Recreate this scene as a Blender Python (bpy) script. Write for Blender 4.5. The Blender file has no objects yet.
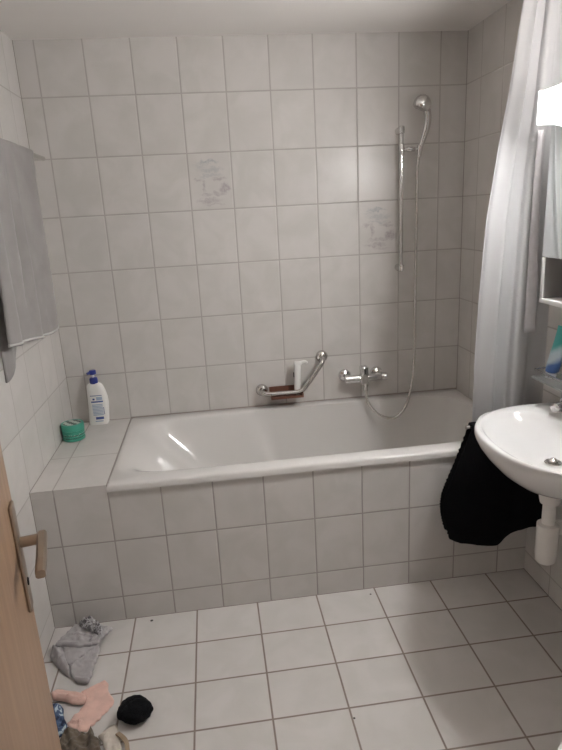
import bpy, bmesh, math, random
from mathutils import Vector, Matrix, noise
from mathutils.geometry import delaunay_2d_cdt
PI = math.pi
random.seed(4)
S = bpy.context.scene
COL = S.collection

# ------------------------------------------------------------------ helpers
def link(o, parent=None, kind=None, label=None, cat=None, group=None):
    COL.objects.link(o)
    if parent is not None: o.parent = parent
    if kind: o['kind'] = kind
    if label: o['label'] = label
    if cat: o['category'] = cat
    if group: o['group'] = group
    return o

def origin_of(o):
    p = Vector((0, 0, 0))
    while o is not None:
        p += o.location; o = o.parent
    return p

def thing(name, label, cat, loc, group=None):
    o = bpy.data.objects.new(name, None)
    o.empty_display_size = .05; o.location = loc
    return link(o, None, None, label, cat, group)

def obj(name, bm, mat, parent=None, smooth=True, loc=None, angle=40, **kw):
    """bm is in world coordinates; it becomes ONE mesh object."""
    org = origin_of(parent) if parent is not None else Vector(loc or (0, 0, 0))
    bmesh.ops.translate(bm, verts=bm.verts, vec=-org)
    bmesh.ops.recalc_face_normals(bm, faces=bm.faces)
    me = bpy.data.meshes.new(name)
    bm.to_mesh(me); bm.free()
    for m in (mat if isinstance(mat, (list, tuple)) else [mat]): me.materials.append(m)
    if smooth:
        for p in me.polygons: p.use_smooth = True
        me.set_sharp_from_angle(angle=math.radians(angle))
    o = bpy.data.objects.new(name, me)
    if parent is None: o.location = org
    return link(o, parent, **kw)

def box(bm, lo, hi, bev=0, seg=2, mi=0):
    vs = [bm.verts.new((x, y, z)) for x in (lo[0], hi[0]) for y in (lo[1], hi[1]) for z in (lo[2], hi[2])]
    fs = [bm.faces.new([vs[i] for i in q]) for q in
          ((0, 1, 3, 2), (4, 6, 7, 5), (0, 4, 5, 1), (2, 3, 7, 6), (0, 2, 6, 4), (1, 5, 7, 3))]
    for f in fs: f.material_index = mi
    if bev:
        es = {e for f in fs for e in f.edges}
        bmesh.ops.bevel(bm, geom=list(es), offset=bev, segments=seg, affect='EDGES', profile=.5)

def rings(bm, rr, cap0=True, cap1=True, closed=True, mi=0):
    R = [[bm.verts.new(p) for p in r] for r in rr]
    n = len(R[0])
    for a, b in zip(R, R[1:]):
        for i in range(n if closed else n - 1):
            j = (i + 1) % n
            f = bm.faces.new((a[i], a[j], b[j], b[i])); f.material_index = mi
    if cap0: bm.faces.new(R[0][::-1]).material_index = mi
    if cap1: bm.faces.new(R[-1]).material_index = mi
    return R

def catmull(pts, k=8):
    P = [Vector(p) for p in pts]; P = [P[0] * 2 - P[1]] + P + [P[-1] * 2 - P[-2]]
    out = []
    for i in range(1, len(P) - 2):
        a, b, c, d = P[i - 1:i + 3]
        for j in range(k):
            t = j / k
            out.append(.5 * ((2 * b) + (c - a) * t + (2 * a - 5 * b + 4 * c - d) * t * t + (3 * b - a - 3 * c + d) * t ** 3))
    out.append(P[-2]); return out

def tube(bm, pts, r, seg=14, caps=True, mi=0):
    P = [Vector(p) for p in pts]
    rad = r if callable(r) else (lambda t: r)
    rr = []; up = None
    for i, p in enumerate(P):
        d = (P[min(i + 1, len(P) - 1)] - P[max(i - 1, 0)]).normalized()
        if up is None:
            up = d.orthogonal().normalized()
        else:
            up = (up - d * up.dot(d)).normalized()
        s = d.cross(up); q = rad(i / max(1, len(P) - 1))
        rr.append([p + (up * math.cos(2 * PI * k / seg) + s * math.sin(2 * PI * k / seg)) * q for k in range(seg)])
    rings(bm, rr, caps, caps, mi=mi)

def lathe(bm, prof, c, axis=(0, 0, 1), seg=32, mi=0):
    """prof: (radius, distance along axis)"""
    a = Vector(axis).normalized(); u = a.orthogonal().normalized(); v = a.cross(u); c = Vector(c)
    rings(bm, [[c + a * h + (u * math.cos(2 * PI * k / seg) + v * math.sin(2 * PI * k / seg)) * max(r, 1e-5) for k in range(seg)]
               for r, h in prof], mi=mi)

def se(t, ax, ay, n):
    c, s = math.cos(t), math.sin(t)
    return 1 / ((abs(c / ax) ** n + abs(s / ay) ** n) ** (1 / n))

def pl(pts, t):                                   # polyline sampled at t in 0..1
    n = len(pts) - 1; x = min(max(t, 0), 1) * n; i = min(int(x), n - 1); f = x - i
    return tuple(a + (b - a) * f for a, b in zip(pts[i], pts[i + 1]))

def sm(x): x = min(max(x, 0), 1); return x * x * (3 - 2 * x)

# ------------------------------------------------------------------ materials
class NT:
    def __init__(s, name):
        s.m = bpy.data.materials.new(name); s.m.use_nodes = True; s.t = s.m.node_tree
        s.b = s.t.nodes['Principled BSDF']
    def n(s, typ, **kw):
        x = s.t.nodes.new(typ)
        for k, v in kw.items(): setattr(x, k, v)
        return x
    def set(s, sock, v):
        if isinstance(v, bpy.types.NodeSocket): s.t.links.new(v, sock)
        elif v is not None: sock.default_value = v
    def math(s, op, a, b=None, c=None, clamp=False):
        x = s.n('ShaderNodeMath', operation=op, use_clamp=clamp)
        for i, v in enumerate((a, b, c)): s.set(x.inputs[i], v)
        return x.outputs[0]
    def map(s, v, a, b, c=0., d=1., smooth=True):
        x = s.n('ShaderNodeMapRange', interpolation_type='SMOOTHSTEP' if smooth else 'LINEAR')
        for i, q in enumerate((v, a, b, c, d)): s.set(x.inputs[i], q)
        return x.outputs[0]
    def mix(s, f, a, b, blend='MIX'):
        x = s.n('ShaderNodeMix', data_type='RGBA', blend_type=blend)
        s.set(x.inputs[0], f); s.set(x.inputs[6], a if isinstance(a, bpy.types.NodeSocket) else (*a, 1))
        s.set(x.inputs[7], b if isinstance(b, bpy.types.NodeSocket) else (*b, 1)); return x.outputs[2]
    def pos(s):
        return s.n('ShaderNodeTexCoord').outputs['Object']
    def noise(s, scale, vec=None, detail=3, rough=.5, out=0, dist=0):
        x = s.n('ShaderNodeTexNoise'); s.set(x.inputs['Vector'], vec if vec is not None else s.pos())
        x.inputs['Scale'].default_value = scale; x.inputs['Detail'].default_value = detail
        x.inputs['Roughness'].default_value = rough; x.inputs['Distortion'].default_value = dist
        return x.outputs[out]
    def bump(s, h, strength=.3, dist=.002):
        x = s.n('ShaderNodeBump'); s.set(x.inputs['Height'], h)
        x.inputs['Strength'].default_value = strength; x.inputs['Distance'].default_value = dist
        s.t.links.new(x.outputs[0], s.b.inputs['Normal'])
    def put(s, **kw):
        for k, v in kw.items():
            k = k.replace('_', ' ')
            if isinstance(v, tuple) and len(v) == 3: v = (*v, 1)
            s.set(s.b.inputs[k], v)
        return s.m

def plain(name, col, rough=.5, metal=0, var=.06, scale=20, bump=0, bscale=60, bdist=.001, **kw):
    t = NT(name)
    c = t.mix(t.noise(scale), tuple(x * (1 - var) for x in col), tuple(min(1, x * (1 + var)) for x in col))
    if bump: t.bump(t.noise(bscale, detail=4), bump, bdist)
    return t.put(Base_Color=c, Roughness=rough, Metallic=metal, **kw)

def tile_mat(name, au, av, u0, du, v0, dv, gw, col, grout, rough=.3, decor=False, specks=(), var=.035, line=1.0):
    t = NT(name)
    sp = t.n('ShaderNodeSeparateXYZ'); P = t.pos(); t.t.links.new(P, sp.inputs[0])
    u, v = sp.outputs[au], sp.outputs[av]
    a = t.math('DIVIDE', t.math('SUBTRACT', u, u0), du); b = t.math('DIVIDE', t.math('SUBTRACT', v, v0), dv)
    def edge(x, d):
        f = t.math('FRACT', x)
        return t.math('MULTIPLY', t.math('MINIMUM', f, t.math('SUBTRACT', 1., f)), d)
    d = t.math('MINIMUM', edge(a, du), edge(b, dv))
    cm = t.n('ShaderNodeCombineXYZ'); t.set(cm.inputs[0], t.math('FLOOR', a)); t.set(cm.inputs[1], t.math('FLOOR', b)); cm.inputs[2].default_value = len(name)
    wn = t.n('ShaderNodeTexWhiteNoise', noise_dimensions='3D'); t.t.links.new(cm.outputs[0], wn.inputs['Vector'])
    off = t.n('ShaderNodeVectorMath', operation='MULTIPLY_ADD'); t.t.links.new(wn.outputs['Color'], off.inputs[0])
    off.inputs[1].default_value = (7, 7, 7); t.t.links.new(P, off.inputs[2])
    marb = t.noise(7, off.outputs[0], 3, .55, dist=.6)
    lo = tuple(x * (1 - var * 1.6) for x in col); hi = tuple(min(1, x * (1 + var)) for x in col)
    c = t.mix(t.map(marb, .3, .7), (lo[0] * .99, lo[1], lo[2] * .985), hi)
    c = t.mix(t.math('MULTIPLY', wn.outputs['Value'], .3), c, tuple(x * .9 for x in col))
    if decor:
        # two printed tiles share one faint sketchy motif
        sel = t.math('LESS_THAN', u, 1.2)
        cu = t.math('ADD', t.math('MULTIPLY', sel, .6 - 1.4), 1.4)
        cv = t.math('ADD', t.math('MULTIPLY', sel, .2517), 2.106 - .2517 * 3)
        wob = t.noise(38, P, 3, .6, out=1); ws = t.n('ShaderNodeSeparateColor'); t.t.links.new(wob, ws.inputs[0])
        pu = t.math('ADD', t.math('DIVIDE', t.math('SUBTRACT', u, cu), .2), t.math('MULTIPLY', t.math('SUBTRACT', ws.outputs[0], .5), .22))
        pv = t.math('ADD', t.math('DIVIDE', t.math('SUBTRACT', v, cv), .2517), t.math('MULTIPLY', t.math('SUBTRACT', ws.outputs[1], .5), .2))
        hatch = t.map(t.noise(70, P, 2, .6), .38, .6, .5, 1.)
        def strokes(L):
            acc = None
            for x, y, w, h, k in L:
                e = t.math('ADD', t.math('POWER', t.math('DIVIDE', t.math('ABSOLUTE', t.math('SUBTRACT', pu, x)), w / 2), 2.),
                           t.math('POWER', t.math('DIVIDE', t.math('ABSOLUTE', t.math('SUBTRACT', pv, 1 - y)), h / 2), 2.))
                g = t.math('MULTIPLY', t.map(e, 0., 1.6, 1., 0.), k)
                acc = g if acc is None else t.math('MAXIMUM', acc, g)
            return t.math('MULTIPLY', acc, hatch)
        blue = strokes([(.45, .16, .5, .07, .8), (.52, .29, .6, .12, .5), (.5, .39, .5, .06, .5), (.3, .22, .4, .05, .35)])
        mauve = strokes([(.34, .55, .08, .26, .6), (.2, .45, .22, .07, .5), (.7, .45, .34, .06, .6), (.8, .64, .26, .2, .85),
                         (.62, .72, .3, .07, .55), (.38, .73, .34, .06, .45), (.42, .83, .55, .09, .6), (.55, .9, .45, .05, .4)])
        c = t.mix(t.math('MULTIPLY', blue, .8), c, (.30, .33, .36))
        c = t.mix(t.math('MULTIPLY', mauve, .8), c, (.30, .25, .28))
    for sx, sy, r in specks:
        q = t.math('SQRT', t.math('ADD', t.math('POWER', t.math('SUBTRACT', u, sx), 2.), t.math('POWER', t.math('SUBTRACT', v, sy), 2.)))
        c = t.mix(t.map(q, r * .5, r, 1., 0.), c, (.03, .025, .02))
    gm = t.map(d, gw * .35, gw * .75, 1., 0.)
    gcol = t.mix(t.noise(6, P), tuple(x * .8 for x in grout), tuple(x * 1.15 for x in grout))
    c = t.mix(t.math('MULTIPLY', gm, line), c, gcol)
    hgt = t.math('ADD', t.map(d, 0., .006), t.math('MULTIPLY', t.noise(16, P, 2), .25))
    t.bump(hgt, .35, .0025)
    return t.put(Base_Color=c, Roughness=t.math('ADD', t.math('MULTIPLY', gm, .5), t.map(t.noise(30, P), 0, 1, rough - .04, rough + .06)))

TILE = (.625, .598, .577)
GROUT = (.39, .36, .34)
TH = .2517
m_back = tile_mat('tile_back', 0, 2, 0, .2, 2.106, TH, .0055, TILE, GROUT, .30, decor=True, line=.68)
m_left = tile_mat('tile_left', 1, 2, -.15, .2, 2.106, TH, .0045, TILE, GROUT, .32, line=.4)
m_right = tile_mat('tile_right', 1, 2, -.15, .2, 2.106, TH, .005, TILE, GROUT, .30, line=.6)
m_front = tile_mat('tile_front', 0, 2, 0, .2, 2.106, TH, .005, TILE, GROUT, .30)
m_apron = tile_mat('tile_apron', 0, 2, 0, .2, .109, .2548, .005, TILE, GROUT, .32)
m_ledge = tile_mat('tile_ledge', 0, 1, 0, .2, -.4505, .46, .0045, TILE, GROUT, .32, line=.75)
m_floor = tile_mat('tile_floor', 0, 1, .2375, .2519, -.9527, .1981, .0058, (.635, .605, .585), (.27, .22, .19), .34,
                   specks=((.305, -.79, .008), (1.22, -.80, .0055), (1.0, -1.39, .005)))
m_plaster = plain('plaster', (.80, .77, .745), .9, var=.03, scale=3, bump=.25, bscale=90)
m_enamel = plain('enamel', (.69, .672, .652), .13, var=.01)
m_ceramic = plain('ceramic', (.70, .695, .69), .12, var=.01)
m_chrome = plain('chrome', (.72, .71, .70), .14, 1, var=.03)
m_chrome_worn = plain('worn_chrome', (.62, .60, .58), .18, 1, var=.15, scale=60)
m_hose = NT('hose_metal')
_w = m_hose.n('ShaderNodeTexNoise'); _w.inputs['Scale'].default_value = 120
m_hose.bump(_w.outputs[0], .3, .001)
m_hose = m_hose.put(Base_Color=(.72, .70, .67), Metallic=1., Roughness=.2)
m_bronze = plain('bronze_metal', (.42, .34, .27), .34, 1, var=.08)
m_white = plain('white_lacquer', (.78, .78, .77), .4, var=.02)
m_shelf_shade = plain('shelf_shade_grey', (.22, .205, .20), .6)  # dark grey that paints in the shade of the open shelf compartment
m_plastic = plain('white_plastic', (.74, .72, .69), .4, var=.03)
m_brightplastic = plain('bright_plastic', (.82, .81, .79), .38, var=.02)
m_soap = plain('brown_plastic', (.20, .085, .055), .3, var=.15, Transmission_Weight=.15)
m_blue = plain('blue_plastic', (.015, .03, .22), .35, var=.08)
m_print = plain('blue_print', (.06, .10, .30), .5, var=.1)
m_paleprint = plain('pale_blue_print', (.38, .46, .58), .5, var=.12, scale=300)
m_clear = plain('clear_plastic', (.85, .88, .90), .2, var=.02)
m_black = NT('black_terry'); m_black.bump(m_black.noise(260, detail=3), .8, .004)
m_black = m_black.put(Base_Color=(.0065, .0066, .008), Roughness=.95, Specular_IOR_Level=.15)
def cloth(name, col, var=.12, scale=30, weave=500, sheen=.2):
    t = NT(name); c = t.mix(t.map(t.noise(scale, detail=5), .3, .7), tuple(x * (1 - var) for x in col), tuple(x * (1 + var) for x in col))
    t.bump(t.noise(weave, detail=2), .35, .0015)
    return t.put(Base_Color=c, Roughness=.92, Specular_IOR_Level=.2, Sheen_Weight=sheen)
m_towel = cloth('grey_towel', (.29, .275, .268), .06, 12)
m_hem = cloth('grey_hem', (.47, .455, .45), .04)
m_grey = cloth('grey_cotton', (.41, .39, .395), .08)
m_pink = cloth('pink_cotton', (.76, .51, .44), .07)
m_olive = cloth('olive_cotton', (.155, .125, .095), .2)
m_cream = cloth('cream_cotton', (.62, .56, .49), .06)
m_tan = cloth('tan_elastic', (.36, .27, .19), .1)
m_strip = cloth('grey_strip', (.56, .54, .555), .05)
t = NT('navy_print'); v_ = t.noise(26, detail=2, dist=.8)
m_navy = t.put(Base_Color=t.mix(t.map(v_, .55, .60), t.mix(t.map(v_, .44, .48), (.02, .03, .07), (.07, .11, .20)), (.42, .52, .58)), Roughness=.9)
t = NT('silver_satin'); v_ = t.noise(70, detail=3, dist=1.2)
m_silver = t.put(Base_Color=t.mix(t.map(v_, .42, .58), (.16, .15, .16), (.62, .61, .62)), Roughness=.4, Metallic=.25)
t = NT('curtain_fabric'); t.bump(t.noise(350, detail=2), .1, .001)
m_curtain = t.put(Base_Color=(.585, .58, .585), Roughness=.5)
_tr = t.n('ShaderNodeBsdfTranslucent'); _tr.inputs[0].default_value = (.62, .62, .63, 1); _mx = t.n('ShaderNodeMixShader'); _mx.inputs[0].default_value = .45
_out = [n for n in t.t.nodes if n.type == 'OUTPUT_MATERIAL'][0]
t.t.links.new(t.b.outputs[0], _mx.inputs[1]); t.t.links.new(_tr.outputs[0], _mx.inputs[2]); t.t.links.new(_mx.outputs[0], _out.inputs[0])
t = NT('mirror_glass'); m_mirror = t.put(Base_Color=(.84, .87, .86), Metallic=1., Roughness=.015)
t = NT('frosted_glass'); m_glass = t.put(Base_Color=(.86, .90, .89), Roughness=.18, Transmission_Weight=.5, IOR=1.45)
def lamp_mat(name, base):            # opal cover with the bulb glowing behind its middle
    t = NT(name); sp = t.n('ShaderNodeSeparateXYZ'); t.t.links.new(t.pos(), sp.inputs[0])
    g = t.math('EXPONENT', t.math('MULTIPLY', t.math('POWER', t.math('DIVIDE', t.math('ABSOLUTE', t.math('SUBTRACT', sp.outputs[1], .04)), .10), 2.), -1.))
    return t.put(Base_Color=(.9, .9, .9), Emission_Color=(1., .985, .975), Emission_Strength=t.math('MULTIPLY', t.math('ADD', g, .06), base))
m_lamp = lamp_mat('lamp_diffuser', 92.)
m_lamptop = lamp_mat('lamp_top', 14.)
t = NT('lamp_end')
m_lampend = t.put(Base_Color=(.9, .9, .9), Emission_Color=(1., .985, .975), Emission_Strength=2.2)
t = NT('beech_laminate')
mp = t.n('ShaderNodeMapping'); t.t.links.new(t.pos(), mp.inputs[0]); mp.inputs['Scale'].default_value = (14, 14, .9)
g1 = t.noise(2.2, mp.outputs[0], 5, .6, dist=.5)
mp2 = t.n('ShaderNodeMapping'); t.t.links.new(t.pos(), mp2.inputs[0]); mp2.inputs['Scale'].default_value = (160, 160, 6)
g2 = t.noise(1.5, mp2.outputs[0], 2)
wc = t.mix(t.map(g1, .3, .7), (.285, .178, .108), (.37, .238, .147))
wc = t.mix(t.math('MULTIPLY', t.map(g2, .5, .7), .25), wc, (.26, .15, .09))
m_beech = t.put(Base_Color=wc, Roughness=.42)

# ------------------------------------------------------------------ the room
XL, XR, ZC, YF, AP = -.085, 1.929, 2.331, -2.58, -.7608
def shell(name, lo, hi, mat):
    bm = bmesh.new(); box(bm, lo, hi); return obj(name, bm, mat, smooth=False, kind='structure')
shell('floor', (XL - .1, -3.3, -.1), (XR + .1, .1, 0), m_floor)
shell('ceiling', (XL - .1, YF - .1, ZC), (XR + .1, .1, ZC + .1), m_plaster)
shell('wall_back', (XL - .1, 0, 0), (XR + .1, .1, ZC), m_back)
shell('wall_left', (XL - .1, YF, 0), (XL, 0, ZC), m_left)
shell('wall_right', (XR, YF, 0), (XR + .1, 0, ZC), m_right)
bm = bmesh.new()
DX0, DX1, DZ = .385, 1.235, 2.02
box(bm, (XL - .1, YF - .1, 0), (DX0, YF, ZC)); box(bm, (DX1, YF - .1, 0), (XR + .1, YF, ZC)); box(bm, (DX0, YF - .1, DZ), (DX1, YF, ZC))
obj('wall_front', bm, m_front, smooth=False, kind='structure')
bm = bmesh.new()
for lo, hi in (((DX0 - .05, YF - .115, 0), (DX0 + .02, YF + .012, DZ)), ((DX1 - .02, YF - .115, 0), (DX1 + .05, YF + .012, DZ)),
               ((DX0 - .05, YF - .115, DZ - .02), (DX1 + .05, YF + .012, DZ + .05))):
    box(bm, lo, hi, .004)
obj('trim_1', bm, m_white, kind='structure')

# tiled masonry round the tub: apron wall + shelf at the head end
bm = bmesh.new()
box(bm, (XL, AP, 0), (XR, AP + .06, .578), mi=0)
box(bm, (XL, AP, .578), (.2, AP + .06, .607), mi=0)
box(bm, (XL, AP + .06, 0), (.2, 0, .607), mi=0)
for f in bm.faces:
    if f.calc_center_median().z > .59: f.material_index = 1
o = obj('bath_surround', bm, [m_apron, m_ledge], smooth=False, kind='structure')

# grout and silicone joints where the tiled planes meet
m_joint = plain('joint', (.34, .305, .28), .8, var=.25, scale=9)
J = .0022
for k, (lo, hi) in enumerate((((XL, -J, .607), (XL + J, 0, ZC)), ((XR - J, -J, .607), (XR, 0, ZC)), ((XL, AP - J, 0), (XR, AP, .0025)), ((XL, AP - J, .0025), (XL + J, AP, .607)),
                              ((XR - J, YF, 0), (XR, AP - J, .0025)), ((XL, YF, 0), (XL + J, AP - J, .0025)), ((XL, -J, .605), (.2, 0, .609)), ((XL, AP, .605), (XL + J, -J, .609)),
                              ((.2, -J * 1.4, .607), (XR, 0, .614)), ((.1985, AP, .603), (.2012, -J, .6085))), 2):
    shell('trim_%d' % k, lo, hi, m_joint)
# ------------------------------------------------------------------ door standing open
DX, DY = .246, -1.775
def hinge(bm):                      # the leaf stands open a little past the square
    bmesh.ops.rotate(bm, verts=bm.verts, cent=(DX, DY, 0), matrix=Matrix.Rotation(math.radians(11.6), 3, 'Z')); return bm
bm = bmesh.new(); box(bm, (DX - .04, DY - .80, .008), (DX, DY, 2.0), .002); hinge(bm)
door = obj('door_1', bm, m_beech, loc=(.40, -2.56, 0), kind='structure')
HY, HZ = DY - .042, 1.0
bm = bmesh.new(); box(bm, (DX, HY - .017, HZ - .145), (DX + .007, HY + .017, HZ + .082), .003); hinge(bm)
plate = obj('handle_plate', bm, m_bronze, door)
bm = bmesh.new(); lathe(bm, [(.008, 0), (.008, .0012)], (DX + .007, HY, HZ - .085), (1, 0, 0), 16); hinge(bm); obj('keyhole', bm, m_black, plate)
bm = bmesh.new()
tube(bm, [(DX + .006, HY, HZ), (DX + .040, HY, HZ)], .0105)
lv = [(HY + .011, .011, .011), (HY - .004, .012, .012), (HY - .03, .004, .012), (HY - .065, -.001, .012), (HY - .090, -.004, .012), (HY - .100, -.005, .008)]
rings(bm, [[(DX + .046 + .0085 * a, y, HZ + dz + h * b) for a, b in ((-1, -.6), (-.6, -1), (.6, -1), (1, -.6), (1, .6), (.6, 1), (-.6, 1), (-1, .6))] for y, dz, h in
           [(y, d - .011, h) for y, d, h in lv]])
hinge(bm)
obj('lever', bm, m_bronze, plate)

# ------------------------------------------------------------------ bathtub
def ease(u, e=.16):
    if u < e: v = u * u / (2 * e)
    elif u < 1 - e: v = u - e / 2
    else: v = 1 - e - (1 - u) ** 2 / (2 * e)
    return v / (1 - e)
def tub():
    c = Vector((1.07, -.38)); x0, x1, y0, y1 = .2, XR - .001, -.772, -.001
    ang = sorted({round(2 * PI * k / 176, 6) for k in range(176)} |
                 {round(math.atan2(y - c.y, x - c.x) % (2 * PI), 6) for x in (x0, x1) for y in (y0, y1)})
    def rect(t, i=0):
        cx, sy = math.cos(t), math.sin(t)
        k = min(((x1 - i - c.x) if cx > 0 else (x0 + i - c.x)) / cx if abs(cx) > 1e-9 else 9,
                ((y1 - i - c.y) if sy > 0 else (y0 + i - c.y)) / sy if abs(sy) > 1e-9 else 9)
        return (c.x + k * cx, c.y + k * sy)
    def opening(t, grow=0):
        r = se(t, (.80 if math.cos(t) > 0 else .84) + grow, .314 + grow, 6 if math.cos(t) > 0 else 8)
        return (c.x + r * math.cos(t), c.y + r * math.sin(t))
    def bottom(t):
        r = se(t, .56 if math.cos(t) > 0 else .40, .205, 8); return (c.x + .06 + r * math.cos(t), c.y + r * math.sin(t))
    R = [[(*rect(t, .006), .581) for t in ang], [(*rect(t), .581) for t in ang], [(*rect(t), .601) for t in ang],
         [(*rect(t, .002), .607) for t in ang], [(*rect(t, .009), .611) for t in ang]]
    def wl(t): return sm((-math.cos(t) - .45) / .3)               # 1 at the sloping head end
    R += [[(*opening(t, .012), .611) for t in ang], [(*opening(t, .004), .610) for t in ang]]
    K = 22
    for k in range(K + 1):
        row = []
        for t in ang:
            w = wl(t); ph = k / K * PI / 2
            i1 = .18 * (k / K) + .82 * (1 - math.cos(ph)) ** 1.15; z1 = math.sin(ph) - .0
            u = k / K; i2 = u; z2 = ease(u)
            f = i1 + (i2 - i1) * w; z = .609 - .424 * (z1 + (z2 - z1) * w)
            p, q = opening(t), bottom(t)
            row.append((p[0] + (q[0] - p[0]) * f, p[1] + (q[1] - p[1]) * f, z))
        R.append(row)
    R.append([(c.x + .06 + .02 * math.cos(t), c.y + .02 * math.sin(t), .183) for t in ang])
    bm = bmesh.new(); rings(bm, R, False, True); return bm
tub_t = thing('bathtub', 'white enamel bathtub set into the tiled surround along the back wall', 'bathtub', (1.07, -.38, .18))
obj('tub_shell', tub(), m_enamel, tub_t, angle=60)
bm = bmesh.new(); lathe(bm, [(.034, 0), (.034, .004), (.028, .006), (.02, .004), (.001, .004)], (1.6, -.38, .186)); obj('drain', bm, m_chrome, tub_t)

# ------------------------------------------------------------------ shower rail, hand shower, hose
sr = thing('shower_rail', 'vertical chrome slide rail for the hand shower on the back wall', 'shower rail', (1.6, 0, 1.27))
RX, RY = 1.598, -.05
bm = bmesh.new(); tube(bm, [(RX, RY, 1.262), (RX, RY, 1.925)], .009, 18); obj('rail', bm, m_chrome, sr)
for z in (1.278, 1.912):
    bm = bmesh.new()
    lathe(bm, [(.017, 0), (.017, .006), (.012, .012), (.011, .045)], (RX, 0, z), (0, -1, 0), 24)
    lathe(bm, [(.010, -.016), (.014, -.013), (.0145, .013), (.010, .018)], (RX, RY, z), seg=24)
    obj('bracket', bm, m_chrome, sr)
SZ = 1.826
bm = bmesh.new()
lathe(bm, [(.012, -.024), (.014, -.020), (.014, .020), (.012, .024)], (RX, RY, SZ), seg=24)
tube(bm, [(RX + .01, RY, SZ), (RX + .028, RY - .005, SZ)], .007)
lathe(bm, [(.009, 0), (.0115, .003), (.0115, .034), (.009, .038)], (RX + .024, RY - .006, SZ), (1, -.12, 0), 20)
tube(bm, [(RX + .058, RY - .01, SZ), (RX + .075, RY - .013, SZ + .001)], .006)
tube(bm, [(RX + .083, RY - .014, SZ - .012), (RX + .086, RY - .014, SZ + .014)], lambda t: .0125 + .002 * t, 20)
obj('slider', bm, m_chrome, sr)

hs = thing('hand_shower', 'chrome hand shower with curved handle hooked high on the slide rail', 'hand shower', (RX + .085, RY - .014, SZ))
bm = bmesh.new()
hp = catmull([(RX + .080, RY - .014, SZ - .034), (RX + .084, RY - .015, SZ - .005), (RX + .098, RY - .02, SZ + .045), (RX + .110, RY - .028, SZ + .09),
              (RX + .112, RY - .034, SZ + .13), (RX + .104, RY - .040, SZ + .163), (RX + .088, RY - .045, SZ + .182)], 6)
tube(bm, hp, lambda t: .0105 + .0070 * sm(t * 1.3), 18); obj('handle', bm, m_chrome, hs)
bm = bmesh.new()
ax = Vector((-.42, .10, -.90)).normalized(); hc = Vector((RX + .080, RY - .047, SZ + .186))
lathe(bm, [(.002, -.040), (.014, -.038), (.026, -.031), (.035, -.021), (.040, -.008), (.0415, .004), (.040, .014), (.037, .020), (.034, .021)], hc, ax, 40)
head = obj('shower_head', bm, m_chrome, hs)
bm = bmesh.new(); lathe(bm, [(.033, .0205), (.030, .0225), (.001, .0235)], hc, ax, 32); obj('spray_face', bm, m_chrome_worn, head)

hose_pts = catmull([(1.405, -.078, .668), (1.408, -.085, .625), (1.430, -.105, .575), (1.480, -.125, .535), (1.545, -.125, .525), (1.605, -.110, .575),
                    (1.645, -.085, .68), (1.664, -.065, .82), (1.672, -.05, 1.05), (1.675, -.045, 1.35), (1.675, -.05, 1.6), (1.672, -.06, 1.73), (1.677, -.064, 1.79)], 14)
bm = bmesh.new(); tube(bm, hose_pts, .0070, 16)
obj('shower_hose', bm, m_hose, loc=(1.405, -.078, .668), label='flexible metal shower hose looping from the bath mixer up to the hand shower', cat='hose')

# ------------------------------------------------------------------ bath mixer
bx = thing('bath_mixer', 'chrome thermostat bath mixer on the back wall under the shower rail', 'bath tap', (1.40, 0, .735))
for x in (1.312, 1.481):
    bm = bmesh.new()
    lathe(bm, [(.033, 0), (.033, .005), (.029, .014), (.016, .02), (.013, .022), (.013, .06)], (x, 0, .738), (0, -1, 0), 28)
    obj('rosette', bm, m_chrome, bx)
bm = bmesh.new(); lathe(bm, [(.015, -.100), (.0185, -.097), (.0195, -.05), (.0205, -.03), (.0205, .03), (.0195, .05), (.0185, .088), (.015, .092)], (1.40, -.068, .733), (1, .0, 0), 28)
body = obj('mixer_body', bm, m_chrome, bx)
bm = bmesh.new(); lathe(bm, [(.019, 0), (.021, .004), (.021, .026), (.017, .03)], (1.49, -.068, .733), (1, 0, 0), 20); obj('temperature_knob', bm, m_chrome, bx)
bm = bmesh.new(); box(bm, (1.377, -.098, .705), (1.416, -.050, .798), .006, 3); obj('lever', bm, m_chrome, bx)
bm = bmesh.new(); lathe(bm, [(.014, 0), (.014, .02), (.011, .024), (.011, .045), (.008, .048)], (1.405, -.075, .712), (0, 0, -1), 20); obj('hose_outlet', bm, m_chrome_worn, bx)

# ------------------------------------------------------------------ grab bar with soap tray
gb = thing('grab_bar', 'angled chrome grab bar with soap tray on the wall above the bathtub', 'grab bar', (.9, 0, .69))
A, B, Cc = (.874, 0, .697), (1.075, -.075, .69), (1.194, 0, .850)
bm = bmesh.new()
tube(bm, catmull([(.874, -.004, .697), (.874, -.045, .697), (.886, -.07, .695), (.915, -.078, .693)], 6) +
     [Vector(p) for p in ((1.0, -.078, .692), (1.04, -.078, .692))] +
     catmull([(1.055, -.078, .693), (1.075, -.077, .700), (1.09, -.075, .715), (1.12, -.072, .751)], 5) +
     catmull([(1.155, -.069, .795), (1.182, -.064, .832), (1.191, -.045, .846), (1.194, -.004, .850)], 6), .0125, 18)
obj('bar', bm, m_chrome_worn, gb)
for p in (A, Cc):
    bm = bmesh.new(); lathe(bm, [(.031, 0), (.031, .006), (.026, .015), (.017, .02), (.012, .021)], p, (0, -1, 0), 28); obj('flange', bm, m_chrome_worn, gb)
bm = bmesh.new()
box(bm, (.912, -.098, .668), (1.078, -.010, .672), .001)
for lo, hi in (((.912, -.013, .672), (1.078, -.010, .712)), ((.912, -.098, .672), (1.078, -.095, .682)), ((.912, -.098, .672), (.915, -.010, .690)), ((1.075, -.098, .672), (1.078, -.010, .690))):
    box(bm, lo, hi, .001)
obj('soap_tray', bm, m_soap, gb)
wp = thing('pump_dispenser', 'slim white pump dispenser standing on the brown soap tray of grab bar', 'dispenser', (1.052, -.05, .672))
bm = bmesh.new()
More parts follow.
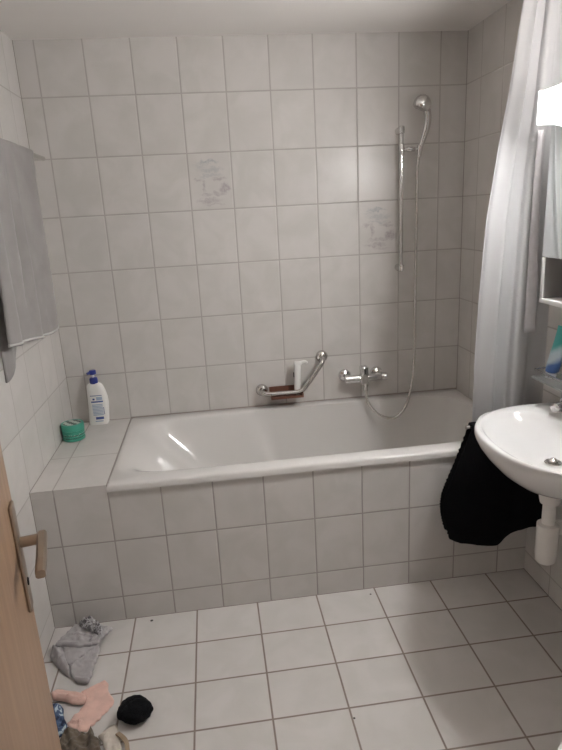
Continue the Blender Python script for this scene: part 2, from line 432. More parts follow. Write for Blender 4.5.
rings(bm, [[(1.052 + dx + (.0165 * s) * math.cos(2 * PI * k / 28), -.050 + .014 * s * math.sin(2 * PI * k / 28), z) for k in range(28)]
           for z, s, dx in ((.6725, .85, 0), (.678, 1, 0), (.74, 1.03, .003), (.80, 1.0, .006), (.825, .9, .008), (.832, .6, .009))])
wb = obj('bottle', bm, m_brightplastic, wp)
bm = bmesh.new()
box(bm, (1.043, -.062, .826), (1.079, -.040, .845), .005, 3)
tube(bm, catmull([(1.072, -.051, .838), (1.095, -.052, .842), (1.110, -.053, .834)], 5), lambda t: .0085 - .002 * t, 12)
obj('pump_head', bm, m_brightplastic, wp)
bm = bmesh.new(); box(bm, (1.036, -.055, .765), (1.0395, -.046, .790), .001); obj('dark_clip', bm, m_black, wp)

# ------------------------------------------------------------------ bottle and jar on the tiled shelf
bt = thing('shampoo_bottle', 'white pump bottle with blue pump in the corner of tiled shelf', 'bottle', (.052, -.036, .607))
def btl(z):
    T = [(0, -.042, .043), (.006, -.047, .048), (.05, -.044, .053), (.10, -.041, .058), (.13, -.039, .056), (.16, -.037, .049), (.182, -.036, .041), (.192, -.031, .034), (.198, -.02, .022)]
    for a, b in zip(T, T[1:]):
        if z <= b[0]:
            f = (z - a[0]) / (b[0] - a[0]); return a[1] + (b[1] - a[1]) * f, a[2] + (b[2] - a[2]) * f
    return T[-1][1:]
BX, BY, BZ = .050, -.036, .607
def bdepth(z): return .027 if z < .17 else .027 - .010 * (z - .17) / .027
def bfront(x, z):
    l, r = btl(z); c, w = (l + r) / 2, (r - l) / 2
    return BY - bdepth(z) * max(0, 1 - abs((x - c) / w) ** 3) ** (1 / 3)
bt.scale.z = 1.07
bm = bmesh.new(); RR = []
for z in (0, .006, .02, .05, .075, .10, .13, .145, .16, .172, .182, .188, .192, .198):
    l, r = btl(z); c, w, d = (l + r) / 2, (r - l) / 2, bdepth(z) * (.9 if z == 0 else 1)
    RR.append([(BX + c + se(q, w, d, 3) * math.cos(q), BY + se(q, w, d, 3) * math.sin(q), BZ + z) for q in [2 * PI * k / 48 for k in range(48)]])
rings(bm, RR); bb = obj('bottle_body', bm, m_brightplastic, bt)
nx = BX + .001
bm = bmesh.new(); lathe(bm, [(.019, 0), (.0195, .003), (.0195, .022), (.016, .027), (.008, .029)], (nx, BY, BZ + .196), seg=28); obj('collar', bm, m_blue, bt)
bm = bmesh.new(); lathe(bm, [(.0065, 0), (.0065, .016)], (nx, BY, BZ + .222), seg=16); obj('pump_stem', bm, m_clear, bt)
bm = bmesh.new()
lathe(bm, [(.011, 0), (.0165, .003), (.0165, .018), (.013, .021)], (nx, BY, BZ + .237), seg=24)
tube(bm, [(nx, BY, BZ + .249), (nx - .022, BY - .02, BZ + .247)], lambda t: .0075 - .002 * t, 12)
obj('pump_head', bm, m_blue, bt)
def bars(L, bm=None):
    bm = bmesh.new() if bm is None else bm
    for x0, x1, z0, z1 in L:
        n = 10
        rings(bm, [[(BX + x, bfront(x, z) - e, BZ + z) for z, e in ((z0, -.001), (z0, .0006), (z1, .0006), (z1, -.001))] for x in [x0 + (x1 - x0) * k / n for k in range(n + 1)]])
    return bm
LB = bars([(-.022, .034, .141, .144), (-.020, .036, .110, .1165), (-.012, -.002, .122, .130), (-.008, .030, .028, .040), (.034, .0365, .050, .085)])
n0 = len(LB.faces); bars([(.006, .034, .120, .136)] + [(-.018, .032, z, z + .0042) for z in (.097, .090, .083, .076, .069, .062, .055, .048)] + [(-.012, .026, .017, .022)], LB)
LB.faces.ensure_lookup_table()
for f in LB.faces[n0:]: f.material_index = 1
obj('label', LB, [m_print, m_paleprint], bb)

t = NT('jar_green'); P = t.pos()
sp = t.n('ShaderNodeSeparateXYZ'); t.t.links.new(P, sp.inputs[0])
wv = t.n('ShaderNodeTexWave', wave_type='BANDS', bands_direction='Z'); t.t.links.new(P, wv.inputs[0])
wv.inputs['Scale'].default_value = 26; wv.inputs['Distortion'].default_value = 3.5; wv.inputs['Detail'].default_value = 2; wv.inputs['Detail Scale'].default_value = 18
msk = t.math('MULTIPLY', t.map(wv.outputs['Fac'], .72, .86), t.math('MULTIPLY', t.map(sp.outputs[2], .008, .012), t.map(sp.outputs[2], .038, .042, 1., 0.)))
wht = t.math('MULTIPLY', t.map(t.noise(180, P, 1), .52, .58), t.math('MULTIPLY', t.map(sp.outputs[2], .025, .027), t.map(sp.outputs[2], .036, .038, 1., 0.)))
cc = t.mix(msk, t.mix(t.math('MULTIPLY', wht, .6), (.055, .33, .235), (.55, .60, .55)), (.02, .06, .05))
m_jar = t.put(Base_Color=cc, Roughness=.3)
t = NT('jar_lid'); P = t.pos()
wv = t.n('ShaderNodeTexWave', wave_type='BANDS', bands_direction='DIAGONAL'); t.t.links.new(P, wv.inputs[0])
wv.inputs['Scale'].default_value = 13; wv.inputs['Distortion'].default_value = 2.2; wv.inputs['Detail Scale'].default_value = 9
sp = t.n('ShaderNodeSeparateXYZ'); t.t.links.new(P, sp.inputs[0])
top = t.map(sp.outputs[2], .0795, .0805)
rr = t.math('SQRT', t.math('ADD', t.math('POWER', sp.outputs[0], 2.), t.math('POWER', sp.outputs[1], 2.)))
ins = t.math('MULTIPLY', top, t.map(rr, .038, .041, 1., 0.))
cc = t.mix(ins, (.065, .36, .26), t.mix(t.map(wv.outputs['Fac'], .55, .65), (.50, .58, .52), (.03, .08, .06)))
m_lid = t.put(Base_Color=cc, Roughness=.3)
JX, JY = -.032, -.225
jr = thing('cosmetic_jar', 'round green jar with screw lid on tiled shelf by left wall', 'jar', (JX, JY, .607))
bm = bmesh.new(); lathe(bm, [(.043, 0), (.048, .003), (.050, .008), (.050, .046), (.046, .050)], (JX, JY, .607), seg=48); obj('jar_body', bm, m_jar, jr)
bm = bmesh.new(); lathe(bm, [(.049, .050), (.0515, .0515), (.0515, .077), (.049, .081), (.042, .0815), (.001, .0815)], (JX, JY, .607), seg=48); obj('lid', bm, m_lid, jr)

# ------------------------------------------------------------------ towel rail on the left wall, grey towel
tr = thing('towel_bar', 'round metal towel bar along the left wall near the back corner', 'towel bar', (XL, -.55, 1.845))
bm = bmesh.new(); tube(bm, [(0, -.137, 1.845), (0, -1.02, 1.845)], .0095, 16); obj('bar', bm, m_chrome_worn, tr)
for y in (-.985, -.20):
    bm = bmesh.new(); lathe(bm, [(.02, 0), (.02, .006), (.009, .01), (.008, .085)], (XL, y, 1.845), (1, 0, 0), 20); obj('bracket', bm, m_chrome_worn, tr)
def towel_wave(s, z, fold):
    c = .40 + .06 * (1.845 - z); v = sm((z - 1.22) / .25)
    return fold * (.020 * math.sin(s * 15 + .6) + .007 * math.sin(s * 29 + z * 4)) - .030 * v * math.exp(-((s - c) / .03) ** 2) * min(1, fold * 1.2) + .022 * v * math.exp(-((s - c + .09) / .06) ** 2) * fold ** .5
def towel():
    bm = bmesh.new(); N, M = 60, 90
    L = bm.verts.layers.float.new('t') if False else None
    G = []
    for j in range(M + 1):
        t = j / M; row = []
        for i in range(N + 1):
            s = i / N
            # path: back hem -> over the bar -> front hem
            if t < .46:                                   # back layer, rising
                k = t / .46; zb = 1.085 + .16 * sm(s / .6); y0, y1 = -.93, -.315 - .10 * (1 - k) ** 2
                z = zb + (1.845 - zb) * k; x = -.018 - .012 * (1 - k)
            elif t < .54:
                a = (t - .46) / .08 * PI; x = -.016 * math.cos(a); z = 1.845 + .0155 * math.sin(a)
                f = (t - .46) / .08; y0, y1 = -.93 + .01 * f, -.315 - .030 * f; k = 1
            else:
                k = 1 - (t - .54) / .46; rnd = .035 * max(0, (s - .80) / .20) ** 2
                zb = 1.205 - .065 * s + rnd; y0, y1 = -.92 - .03 * (1 - k), -.345 - .035 * (1 - k) ** 2
                z = zb + (1.845 - zb) * k; x = .014 - .012 * (1 - k)
            y = y0 + (y1 - y0) * s
            fold = (1 - k) ** .7
            if t >= .54:
                x += towel_wave(s, z, fold)
                y += fold * .008 * math.sin(s * 17)
            elif t < .46: x += .006 * math.sin(s * 14) * fold
            x += .002 * noise.noise(Vector((y * 30, z * 30, 1 + t)))
            row.append(bm.verts.new((x, y, z)))
        G.append(row)
    for j in range(M):
        for i in range(N):
            f = bm.faces.new((G[j][i], G[j][i + 1], G[j + 1][i + 1], G[j + 1][i]))
    return bm
def solid(o, th, off=-1, sub=0):
    md = o.modifiers.new('thickness', 'SOLIDIFY'); md.thickness = th; md.offset = off
    if sub: sd = o.modifiers.new('smooth', 'SUBSURF'); sd.levels = sd.render_levels = sub
tw = thing('hand_towel', 'light grey towel folded over the bar on the left wall', 'towel', (0, -.62, 1.845))
tc = obj('towel_cloth', towel(), m_towel, tw, angle=180); solid(tc, .006, 0)
bm = bmesh.new(); G = []
for i in range(61):                                        # stitched hem along the front lower edge
    s = i / 60; fold = 1
    rnd = .035 * max(0, (s - .80) / .20) ** 2; z = 1.205 - .065 * s + rnd
    y = -.95 + (.95 - .38) * s + .008 * math.sin(s * 17); x = .002 + towel_wave(s, z, 1)
    G.append((x, y, z + .006))
tube(bm, G, .0055, 10); obj('hem', bm, m_hem, tw)

# ------------------------------------------------------------------ shower curtain
rod = thing('curtain_rod', 'metal rod under the ceiling carrying the white shower curtain', 'curtain rod', (.92, -.815, 2.29))
bm = bmesh.new(); tube(bm, [(XL, -.815, 2.29), (XR, -.815, 2.29)], .011, 16); obj('rod', bm, m_chrome, rod)
def curtain():
    Le = [(2.285, 1.762), (2.205, 1.749), (1.935, 1.716), (1.713, 1.682), (1.51, 1.655), (1.222, 1.640), (.991, 1.633), (.787, 1.634), (.30, 1.630)]
    def left(z):
        for a, b in zip(Le, Le[1:]):
            if z >= b[0]: f = (a[0] - z) / (a[0] - b[0]); return a[1] + (b[1] - a[1]) * f
        return Le[-1][1]
    bm = bmesh.new(); N, M = 150, 90; G = []
    for j in range(M + 1):
        z = 2.278 - (2.278 - .30) * j / M; row = []; lx = left(z)
        q = j / M
        for i in range(N + 1):
            s = i / N
            amp = .015 * (.55 + .45 * q)
            w = math.sin(2 * PI * (s * 2.6 + .08 * math.sin(q * 3)) + .5) + .22 * math.sin(2 * PI * s * 6.1 + 1.2 + q * 1.5)
            x = lx + (1.918 - lx) * s + .006 * math.sin(2 * PI * s * 4.3 + 2)
            y = -.815 + amp * w + .003 * noise.noise(Vector((x * 9, z * 5, 3)))
            row.append(bm.verts.new((x, y, z)))
        G.append(row)
    for j in range(M):
        for i in range(N): bm.faces.new((G[j][i], G[j][i + 1], G[j + 1][i + 1], G[j + 1][i]))
    return bm
sc = obj('shower_curtain', curtain(), m_curtain, loc=(1.78, -.815, .30), angle=180, label='white shower curtain bunched up against the right wall', cat='shower curtain')
solid(sc, .0012, 0)
# grey strip hanging in front of the curtain
bm = bmesh.new(); G = []
for j in range(31):
    q = j / 30; z = 1.80 + (1.094 - 1.80) * q
    x0, x1 = 1.815 - .009 * q, 1.834 + .020 * q
    G.append([(x0 + (x1 - x0) * i / 8, -.842 - .006 * math.sin(PI * i / 8) * (1 - .6 * q) + .004 * math.sin(q * 5), z) for i in range(9)])
rings(bm, G, False, False, closed=False)
st = obj('fabric_strip', bm, m_strip, loc=(1.82, -.842, 1.8), angle=180, label='narrow grey fabric strip hanging straight down in front of the white shower curtain', cat='strap')
solid(st, .002, 0)

# ------------------------------------------------------------------ mirror cabinet with light
CX, CY0, CY1 = 1.785, -1.47, -.97
cb = thing('mirror_cabinet', 'white mirror cabinet with lit top on the right wall above washbasin', 'cabinet', (XR, -1.27, 1.228))
bm = bmesh.new(); e = .016
for lo, hi in (((CX + .018, CY0, 1.383), (XR, CY1, 1.7985)), ((CX, CY0, 1.228), (XR, CY1, 1.228 + e)), ((CX, CY1 - e, 1.244), (XR, CY1, 1.3828)), ((CX, CY0, 1.244), (XR, CY0 + e, 1.3828)),
               ((XR - .008, CY0 + e, 1.244), (XR, CY1 - e, 1.3828))):
    box(bm, lo, hi, .0015)
obj('carcass', bm, m_white, cb)
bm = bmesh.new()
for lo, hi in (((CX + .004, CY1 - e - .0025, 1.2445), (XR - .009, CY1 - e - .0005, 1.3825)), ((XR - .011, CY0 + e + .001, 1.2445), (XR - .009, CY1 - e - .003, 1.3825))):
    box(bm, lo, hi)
obj('shelf_shade', bm, m_shelf_shade, cb, smooth=False)  # added thin dark panels: shade inside the white compartment, put in as colour
bm = bmesh.new(); box(bm, (CX, CY0, 1.383), (CX + .017, CY1, 1.798), .0015); obj('mirror_door', bm, m_mirror, cb)
bm = bmesh.new(); box(bm, (1.731, CY0 + .006, 1.800), (XR - .012, CY1 - .020, 1.896), .004, 2)
bm.normal_update()
for f in bm.faces:
    if f.normal.z > .6: f.material_index = 1
obj('light_diffuser', bm, [m_lamp, m_lamptop], cb)
for y in (CY0 - .006, CY1 - .020):
    bm = bmesh.new(); box(bm, (1.729, y, 1.799), (XR, y + .012, 1.898), .002); obj('light_end_cap', bm, m_lampend, cb)

# ------------------------------------------------------------------ glass shelf and tube
gs = thing('glass_shelf', 'small frosted glass shelf on the right wall above the washbasin', 'shelf', (XR, -1.23, .93))
bm = bmesh.new(); box(bm, (1.812, -1.50, .936), (XR - .004, -.912, .944), .002); obj('shelf_plate', bm, m_glass, gs)
bm = bmesh.new(); tube(bm, [(XR, -.917, .972), (1.822, -.917, .972), (1.814, -.925, .972), (1.814, -1.49, .972)], .004, 10); obj('rail', bm, m_chrome, gs)
for y in (-1.00, -1.45):
    bm = bmesh.new(); lathe(bm, [(.014, 0), (.014, .01), (.010, .028)], (XR, y, .932), (-1, 0, 0), 18); obj('bracket', bm, m_chrome, gs)
t = NT('tube_print'); sp = t.n('ShaderNodeSeparateXYZ'); t.t.links.new(t.pos(), sp.inputs[0])
hz = t.math('ADD', sp.outputs[2], t.math('MULTIPLY', sp.outputs[1], .55)); hz = t.math('ADD', hz, t.math('MULTIPLY', t.noise(30), .02))
cc = t.mix(t.map(hz, .045, .07), (.07, .16, .42), (.55, .66, .72)); cc = t.mix(t.map(hz, .085, .12), cc, (.06, .38, .37))
m_tube = t.put(Base_Color=cc, Roughness=.35)
TX, TY, TZ = 1.862, -.950, .944
tb = thing('toothpaste_tube', 'teal and blue tube leaning on the glass shelf above the washbasin', 'tube', (TX, TY, TZ))
lean = -.30
bm = bmesh.new()
rings(bm, [[(TX + wx * math.cos(2 * PI * k / 28), TY + lean * (z) + wy * math.sin(2 * PI * k / 28), TZ + z) for k in range(28)]
           for z, wx, wy in ((.020, .015, .017), (.026, .022, .025), (.06, .022, .028), (.11, .016, .031), (.16, .008, .034), (.185, .002, .036), (.198, .0015, .036))])
obj('tube_body', bm, m_tube, tb)
bm = bmesh.new(); lathe(bm, [(.018, 0), (.019, .002), (.019, .018), (.017, .0205)], (TX, TY, TZ), (0, -.15, 1), 24); obj('cap', bm, m_clear, tb)

# ------------------------------------------------------------------ washbasin with trap, tap
wbn = thing('wash_basin', 'white oval ceramic washbasin mounted on the right wall', 'washbasin', (XR, -1.25, .69))
OC = Vector((1.80, -1.25))
NB = 120; ANG = [2 * PI * k / NB for k in range(NB)]
def outer(t, sc=1):
    c = math.cos(t)
    r = se(t, .322, .312, 2.3) if c < 0 else se(t, XR - OC.x - .0005, .312, 6)
    return (OC.x + r * c * (sc if c < 0 else 1), OC.y + r * math.sin(t) * sc)
IC = Vector((1.668, -1.25))
def inner(t, g=0):
    r = se(t, .158 + g, .268 + g, 2.25); return (IC.x + r * math.cos(t), IC.y + r * math.sin(t))
DR = Vector((1.686, -1.278))
def lerp2(a, b, f): return (a[0] + (b[0] - a[0]) * f, a[1] + (b[1] - a[1]) * f)
def circ(t, r): return (DR.x + r * math.cos(t), DR.y + r * math.sin(t))
RR = [[(*circ(t, .03), .688) for t in ANG], [(*circ(t, .045), .689) for t in ANG]]
for f, z in ((.25, .697), (.45, .712), (.65, .737), (.82, .768), (.93, .795), (.985, .815)):
    RR.append([(*lerp2(circ(t, .045), outer(t), f), z) for t in ANG])
RR += [[(*outer(t), z) for t in ANG] for z in (.824, .836)]
RR += [[(*outer(t, .994), .8415) for t in ANG], [(*outer(t, .982), .844) for t in ANG]]
RR += [[(*lerp2(outer(t, .982), inner(t, .012), .5), .8435) for t in ANG]]
RR += [[(*inner(t, .012), .842) for t in ANG], [(*inner(t, .004), .839) for t in ANG], [(*inner(t, -.003), .833) for t in ANG]]
for k in range(1, 12):
    ph = k / 11 * PI / 2; f = .3 * k / 11 + .7 * (1 - math.cos(ph))
    RR.append([(*lerp2(inner(t, -.003), circ(t, .022), f), .833 - .065 * math.sin(ph)) for t in ANG])
RR.append([(*circ(t, .018), .763) for t in ANG])
bm = bmesh.new(); rings(bm, RR); obj('basin_bowl', bm, m_ceramic, wbn, angle=70)
bm = bmesh.new(); lathe(bm, [(.024, .748), (.0265, .7525), (.024, .755), (.017, .752), (.014, .752), (.0138, .760), (.008, .766), (.001, .767)], (DR.x, DR.y, .018), seg=28)
obj('drain', bm, m_chrome_worn, wbn)
trp = bmesh.new()
lathe(trp, [(.036, .6885), (.0365, .684), (.034, .650), (.030, .630), (.021, .624)], (DR.x, DR.y, 0), seg=32)
lathe(trp, [(.0205, .640), (.0205, .535)], (DR.x, DR.y, 0), seg=28)
lathe(trp, [(.022, .556), (.034, .552), (.0345, .545), (.0335, .44), (.031, .418), (.025, .412)], (DR.x, DR.y, 0), seg=32)
tube(trp, [(DR.x + .02, DR.y, .535), (XR, DR.y, .535)], .017, 20)
lathe(trp, [(.024, 0), (.024, .024), (.019, .027)], (DR.x + .032, DR.y, .535), (1, 0, 0), 24)
lathe(trp, [(.034, 0), (.034, .004), (.02, .01)], (XR, DR.y, .535), (-1, 0, 0), 24)
obj('bottle_trap', trp, m_plastic, wbn)
TPX, TPY = 1.868, -1.050
tp = thing('basin_tap', 'chrome mixer tap standing on the back edge of the washbasin', 'tap', (TPX, TPY, .843))
bm = bmesh.new(); lathe(bm, [(.026, 0), (.027, .004), (.024, .008), (.023, .045), (.019, .052)], (TPX, TPY, .843), seg=28); obj('tap_body', bm, m_chrome, tp)
bm = bmesh.new(); tube(bm, [(TPX - .006, TPY - .003, .872), (TPX - .055, TPY - .028, .876), (TPX - .066, TPY - .034, .876), (TPX - .071, TPY - .037, .875)], lambda t: .0165 if t < .8 else .010, 20); obj('spout', bm, m_chrome, tp)
bm = bmesh.new(); lathe(bm, [(.019, 0), (.0205, .003), (.019, .02), (.012, .027)], (TPX, TPY, .896), seg=24)
tube(bm, [(TPX, TPY, .914), (TPX + .02, TPY - .055, .926)], lambda t: .006, 12); obj('lever', bm, m_chrome, tp)

# ------------------------------------------------------------------ arm rail and black towel beside the basin
ar = thing('towel_rail', 'short metal towel rail on the right wall between washbasin and bathtub', 'towel rail', (XR, -.90, .757))
bm = bmesh.new(); tube(bm, [(XR, -.90, .757), (1.573, -.90, .757), (1.569, -.90, .757)], .009, 14); obj('arm', bm, m_chrome_worn, ar)
bm = bmesh.new(); lathe(bm, [(.022, 0), (.022, .006), (.012, .012)], (XR, -.90, .757), (-1, 0, 0), 20); obj('wall_flange', bm, m_chrome_worn, ar)
LE = [(1.586, .757), (1.557, .665), (1.531, .590), (1.505, .522), (1.491, .476), (1.487, .435), (1.490, .39), (1.500, .345), (1.515, .292)]
BE = [(1.515, .290), (1.56, .268), (1.63, .254), (1.698, .256), (1.752, .275), (1.80, .297), (1.85, .303), (1.905, .302)]
def coons(s, t):
    top = (1.586 + (1.905 - 1.586) * s, .757); bot = pl(BE, s); le = pl(LE, t); ri = (1.905, .757 + (.302 - .757) * t)
    o = []
    for k in (0, 1):
        bi = (1 - s) * (1 - t) * LE[0][k] + s * (1 - t) * (1.905, .757)[k] + (1 - s) * t * BE[0][k] + s * t * BE[-1][k]
        o.append((1 - t) * top[k] + t * bot[k] + (1 - s) * le[k] + s * ri[k] - bi)
    return o
bm = bmesh.new(); G = []; N, M = 60, 70
for j in range(2 * M + 7):
    if j < M: t, side = 1 - j / M, 1
    elif j < M + 7: t, side = 0, math.cos((j - M) / 6 * PI)
    else: t, side = (j - M - 6) / M, -1
    row = []
    for i in range(N + 1):
        s = i / N; x, z = coons(s, t * (.94 if side > 0 else 1))
        off = .016 * side if t > 0 else .016 * side
        if t == 0: z += .016 * math.sqrt(max(0, 1 - side * side))
        rip = t ** .8 * (.012 * math.sin(s * 9 + 1.1) + .007 * math.sin(s * 19 + t * 3)) + .0022 * math.sin((t * .9 + s * .12) * 210)
        jag = .0022 * math.sin(t * 165) * max(0, 1 - s * 7)
        row.append(bm.verts.new((x + jag, -.90 + off + rip, z)))
    G.append(row)
for a, b in zip(G, G[1:]):
    for i in range(N): bm.faces.new((a[i], a[i + 1], b[i + 1], b[i]))
bk = obj('bath_towel', bm, m_black, loc=(1.74, -.90, .757), angle=180, label='black ribbed terry towel hanging beneath the edge of the washbasin', cat='towel')
solid(bk, .006, 0)

# ------------------------------------------------------------------ toilet (only its edge reaches into the picture)
wc_ = thing('toilet', 'white ceramic toilet by the right wall nearest the door', 'toilet', (1.6, -2.08, 0))
TC = Vector((1.505, -2.058))
def oval(t, sx, sy, dx=0):
    c = math.cos(t); r = se(t, sx if c < 0 else sx * 1.15, sy, 2.3); return (TC.x + dx + r * c, TC.y + r * math.sin(t))
A64 = [2 * PI * k / 64 for k in range(64)]
bm = bmesh.new()
rings(bm, [[(*oval(t, *q), z) for t in A64] for z, q in ((0, (.15, .11, .08)), (.02, (.15, .11, .08)), (.10, (.14, .10, .08)), (.20, (.16, .12, .05)), (.30, (.205, .165, .01)), (.37, (.225, .182, 0)), (.395, (.228, .184, 0)),
     (.398, (.21, .165, 0)), (.38, (.185, .14, 0)), (.28, (.15, .11, 0)), (.20, (.08, .06, .02)))])
box(bm, (1.77, -2.20, .0), (XR, -1.95, .38), .02, 3)
obj('toilet_bowl', bm, m_ceramic, wc_)
bm = bmesh.new()
rings(bm, [[(*oval(t, *q), z) for t in A64] for z, q in ((.399, (.226, .182, 0)), (.405, (.232, .188, 0)), (.418, (.230, .186, 0)), (.421, (.215, .172, 0)))], True, True)
obj('seat_lid', bm, m_white, wc_)
bm = bmesh.new(); box(bm, (1.79, -2.27, .42), (XR, -1.88, .78), .02, 3); obj('cistern', bm, m_ceramic, wc_)

# ------------------------------------------------------------------ clothes on the floor
def fbm(x, y, s): return noise.noise(Vector((x, y, s))) + .5 * noise.noise(Vector((2.1 * x, 2.1 * y, s + 5))) + .25 * noise.noise(Vector((4.3 * x, 4.3 * y, s + 9)))
def patch(bm, outline, z0=.002, h=.012, amp=.006, freq=18, seed=0, ridges=(), folds=0, step=.006, edge=.006, mi=0, rough=.004):
    """one crumpled ply of a garment: outline (x,y), its height over the floor, folds as ridges (p, q, height, width)"""
    O = [Vector((*p, 0)) for p in outline]; n = len(O); B = []
    for i in range(n):
        a, b, c, d = O[i - 1], O[i], O[(i + 1) % n], O[(i + 2) % n]
        k = max(2, int((c - b).length / step))
        for j in range(k):
            t = j / k; cr = .5 * ((2 * b) + (c - a) * t + (2 * a - 5 * b + 4 * c - d) * t * t + (3 * b - a - 3 * c + d) * t ** 3)
            p = b.lerp(c, t).lerp(cr, .6)
            w = rough * noise.noise(Vector((p.x * 60, p.y * 60, seed + 3)))
            B.append(Vector((p.x + w, p.y - w)))
    def inside(x, y):
        r = False
        for a, b in zip(B, B[1:] + B[:1]):
            if (a.y > y) != (b.y > y) and x < (b.x - a.x) * (y - a.y) / (b.y - a.y) + a.x: r = not r
        return r
    def bd(x, y): return min((Vector((x, y)) - b).length for b in B)
    P = list(B); D = [0.] * len(B)
    x0, x1 = min(b.x for b in B), max(b.x for b in B); y0, y1 = min(b.y for b in B), max(b.y for b in B)
    rnd = random.Random(seed); y = y0
    while y < y1:
        x = x0
        while x < x1:
            q = (x + rnd.uniform(-.3, .3) * step, y + rnd.uniform(-.3, .3) * step)
            if inside(*q):
                d = bd(*q)
                if d > step * .55: P.append(Vector(q)); D.append(d)
            x += step
        y += step
    ridges = list(ridges)
    for _ in range(folds):
        a, b = rnd.sample(P, 2); c_ = a.lerp(b, .5)
        ridges.append((tuple(a.lerp(c_, .3)), tuple(b.lerp(c_, .3)), rnd.uniform(.003, .008) * rnd.choice((1, 1, -.6)), rnd.uniform(.003, .007)))
    vs, es, fs, *_ = delaunay_2d_cdt(P, [], [list(range(len(B)))], 1, 1e-7)
    V = []
    for i, p in enumerate(vs):
        d = D[i] if i < len(D) else 0
        k = math.sqrt(max(0, 1 - (1 - min(1, d / edge)) ** 2))
        z = z0 + h * k * .7 + amp * k * (1.3 * (.35 - abs(fbm(p.x * freq, p.y * freq, seed))) + .5 * fbm(p.x * freq * .4, p.y * freq * .4, seed + 20))
        for a, b, hh, w in ridges:
            a, b = Vector(a), Vector(b); ab = b - a; tt = min(1, max(0, (p - a).dot(ab) / ab.length_squared))
            z += k * hh * math.exp(-((p - (a + ab * tt)).length / w) ** 2)
        V.append(bm.verts.new((p.x, p.y, max(z, .003))))
    for f in fs:
        if len(set(f)) == 3:
            try: bm.faces.new([V[i] for i in f]).material_index = mi
            except ValueError: pass
def garment(name, bm, mat, label, loc, th=.0025, cat='clothing', parent=None):
    o = obj(name, bm, mat, parent, angle=180, loc=loc, **({} if parent else dict(label=label, cat=cat)))
    solid(o, th, 0); return o

gt = thing('grey_shirt', 'crumpled grey shirt with silver band on the floor against the tub apron', 'clothing', (.04, -.93, 0))
bm = bmesh.new()
patch(bm, [(-.055, -.885), (-.003, -.900), (.039, -1.048), (-.02, -.989), (-.059, -.931)], .003, .012, .006, 40, 2, folds=7, step=.004,
      ridges=[((-.05, -.90), (.0, -.99), .014, .008), ((-.03, -.90), (.03, -1.03), .010, .006)])
patch(bm, [(-.008, -.898), (.119, -.912), (.117, -1.0), (.112, -1.078), (.100, -1.092), (.07, -1.080), (.039, -1.040), (.030, -1.015), (.012, -1.000)], .006, .012, .003, 16, 5, folds=3, step=.004,
      ridges=[((.118, -.925), (.035, -1.02), .014, .005), ((.06, -1.075), (.105, -1.085), .007, .008)])
patch(bm, [(.002, -.970), (-.006, -.904), (.119, -.914), (.080, -.955), (.030, -1.005)], .018, .008, .002, 18, 6, folds=1, step=.004, edge=.003)
patch(bm, [(.002, -.802), (-.047, -.896), (.0, -.912), (.05, -.926), (.115, -.922), (.124, -.897), (.158, -.84), (.105, -.818), (.072, -.795), (.043, -.790)], .024, .012, .004, 18, 8, folds=5, step=.004, edge=.004,
      ridges=[((.02, -.82), (.05, -.9), .008, .008), ((.09, -.9), (.14, -.845), .010, .006), ((-.03, -.895), (.04, -.91), .006, .006)])
garment('shirt_cloth', bm, m_grey, None, None, parent=gt)
bm = bmesh.new()
patch(bm, [(.028, -.817), (.04, -.787), (.067, -.784), (.106, -.822), (.125, -.864), (.122, -.893), (.092, -.868), (.060, -.846)], .042, .008, .010, 70, 11, edge=.006, step=.003, folds=6,
      ridges=[((.05, -.80), (.075, -.84), .014, .006), ((.085, -.82), (.10, -.87), .012, .005), ((.065, -.79), (.11, -.84), .010, .005)])
garment('silver_band', bm, m_silver, None, None, parent=gt)

bm = bmesh.new()
patch(bm, [(.082, -1.140), (.173, -1.095), (.188, -1.14), (.214, -1.196), (.142, -1.293), (.099, -1.278), (.076, -1.253), (.113, -1.186), (.10, -1.16)], .003, .004, .0012, 14, 21, step=.004, edge=.004,
      ridges=[((.088, -1.142), (.172, -1.10), .011, .005), ((.09, -1.25), (.115, -1.255), .008, .004), ((.115, -1.255), (.118, -1.275), .008, .004)])
patch(bm, [(-.006, -1.118), (.019, -1.109), (.06, -1.124), (.10, -1.137), (.118, -1.160), (.110, -1.184), (.08, -1.180), (.05, -1.163), (.031, -1.155), (.003, -1.146)], .007, .012, .003, 30, 23, folds=3, step=.004,
      ridges=[((.0, -1.132), (.06, -1.155), .012, .007), ((.06, -1.155), (.11, -1.17), .008, .006)])
garment('pink_garment', bm, m_pink, 'salmon pink underwear lying flat on the floor between grey shirt and black socks', (.1, -1.19, 0))
bm = bmesh.new()
patch(bm, [(.078, -1.283), (.120, -1.295), (.154, -1.308), (.162, -1.290), (.171, -1.326), (.193, -1.338), (.200, -1.37), (.215, -1.43), (.128, -1.451), (.06, -1.407)], .004, .020, .010, 34, 31, folds=9, step=.004,
      ridges=[((.09, -1.30), (.15, -1.40), .012, .008), ((.16, -1.30), (.18, -1.39), .012, .007)])
garment('brown_garment', bm, m_olive, 'crumpled olive brown garment on the floor at the lower edge beside the door', (.13, -1.37, 0))
bm = bmesh.new()
patch(bm, [(-.002, -1.165), (.025, -1.165), (.047, -1.190), (.052, -1.215), (.072, -1.255), (.076, -1.274), (.062, -1.30), (.045, -1.33), (.011, -1.275)], .003, .012, .006, 34, 41, folds=6, step=.004)
garment('patterned_garment', bm, m_navy, 'navy garment with pale blue print on the floor beside the door edge', (.04, -1.25, 0))
cg = thing('cream_garment', 'pale cream garment with a tan strap on the floor near black socks', 'clothing', (.23, -1.37, 0))
bm = bmesh.new()
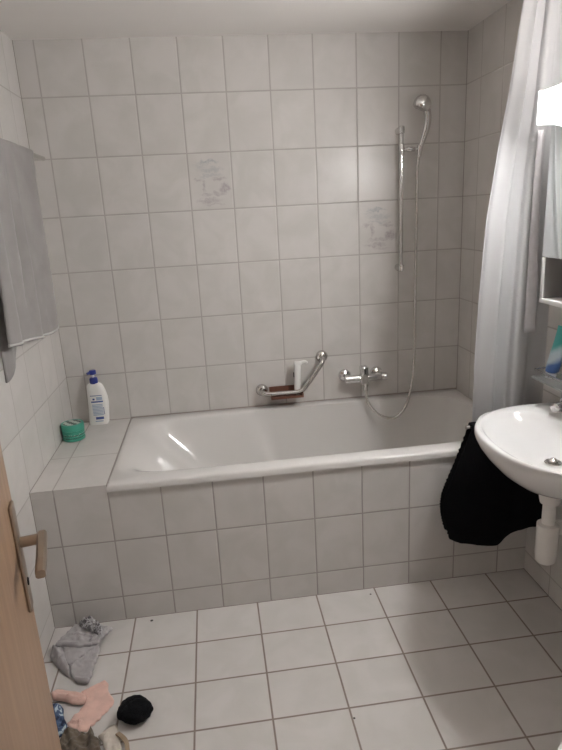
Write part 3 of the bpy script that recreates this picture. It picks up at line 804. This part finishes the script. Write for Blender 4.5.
patch(bm, [(.185, -1.316), (.234, -1.283), (.251, -1.332), (.270, -1.395), (.272, -1.455), (.229, -1.462), (.222, -1.41), (.205, -1.35)], .003, .005, .0015, 16, 51, folds=3, step=.004, edge=.004, ridges=[((.2, -1.32), (.25, -1.42), .005, .006)])
garment('cream_cloth', bm, m_cream, None, None, parent=cg)
bm = bmesh.new(); sp_ = catmull([(.247, -1.328, .013), (.262, -1.342, .013), (.276, -1.358, .010), (.284, -1.382, .009), (.288, -1.413, .009), (.281, -1.44, .009)], 8)
rings(bm, [[p + Vector(d) for d in ((-.006, -.003, -.003), (.006, .003, -.003), (.006, .003, .004), (-.006, -.003, .004))] for p in sp_])
obj('strap', bm, m_tan, cg)
# rolled black socks: a folded-over knit ball
bm = bmesh.new(); bmesh.ops.create_icosphere(bm, subdivisions=5, radius=1)
for v in bm.verts:
    p = v.co.copy(); k = 1 + .16 * noise.noise(p * 1.5 + Vector((3, 1, 2))) + .07 * noise.noise(p * 3.5)
    groove = .16 * math.exp(-((p.x * .5 - p.y * .6 + p.z * .62 - .25) / .10) ** 2) + .10 * math.exp(-((p.x * .8 + p.y * .2 + .35) / .09) ** 2) * (p.z > 0)
    k -= groove * (.4 + .6 * max(0, p.z))
    z = p.z * k
    v.co = Vector((.295 + .0535 * p.x * k, -1.262 + .050 * p.y * k, max(.001, .030 + .033 * z)))
obj('sock_ball', bm, m_black, loc=(.295, -1.262, 0), angle=180, label='rolled ball of black socks alone on the white floor tiles', cat='socks')

# ------------------------------------------------------------------ light, world, camera
W = bpy.data.worlds.new('ambient_fill'); S.world = W; W.use_nodes = True
W.node_tree.nodes['Background'].inputs[0].default_value = (1, .95, .9, 1)
W.node_tree.nodes['Background'].inputs[1].default_value = .17  # even ambient fill through the doorway, added to lift the apron and right corner

cam = bpy.data.cameras.new('camera'); co = bpy.data.objects.new('camera', cam); COL.objects.link(co)
cam.sensor_fit = 'VERTICAL'; cam.sensor_height = 24; cam.lens = 575.2206 / 750 * 24; cam.clip_start = .01
R = Matrix(((0.9907590257, 0.0840404119, -0.1064601509), (-0.1252236259, 0.2652022100, -0.9560265850), (-0.0521114007, 0.9605232933, 0.2732753281)))
co.matrix_world = Matrix.Translation((.66234, -2.83684, 1.57824)) @ R.to_4x4()
S.camera = co
S.view_settings.view_transform = 'Standard'; S.view_settings.look = 'None'
S.view_settings.gamma = 1; S.view_settings.use_curve_mapping = False
S.view_settings.exposure = 1.2
S.cycles.use_denoising = True
S.cycles.max_bounces = 10; S.cycles.diffuse_bounces = 6
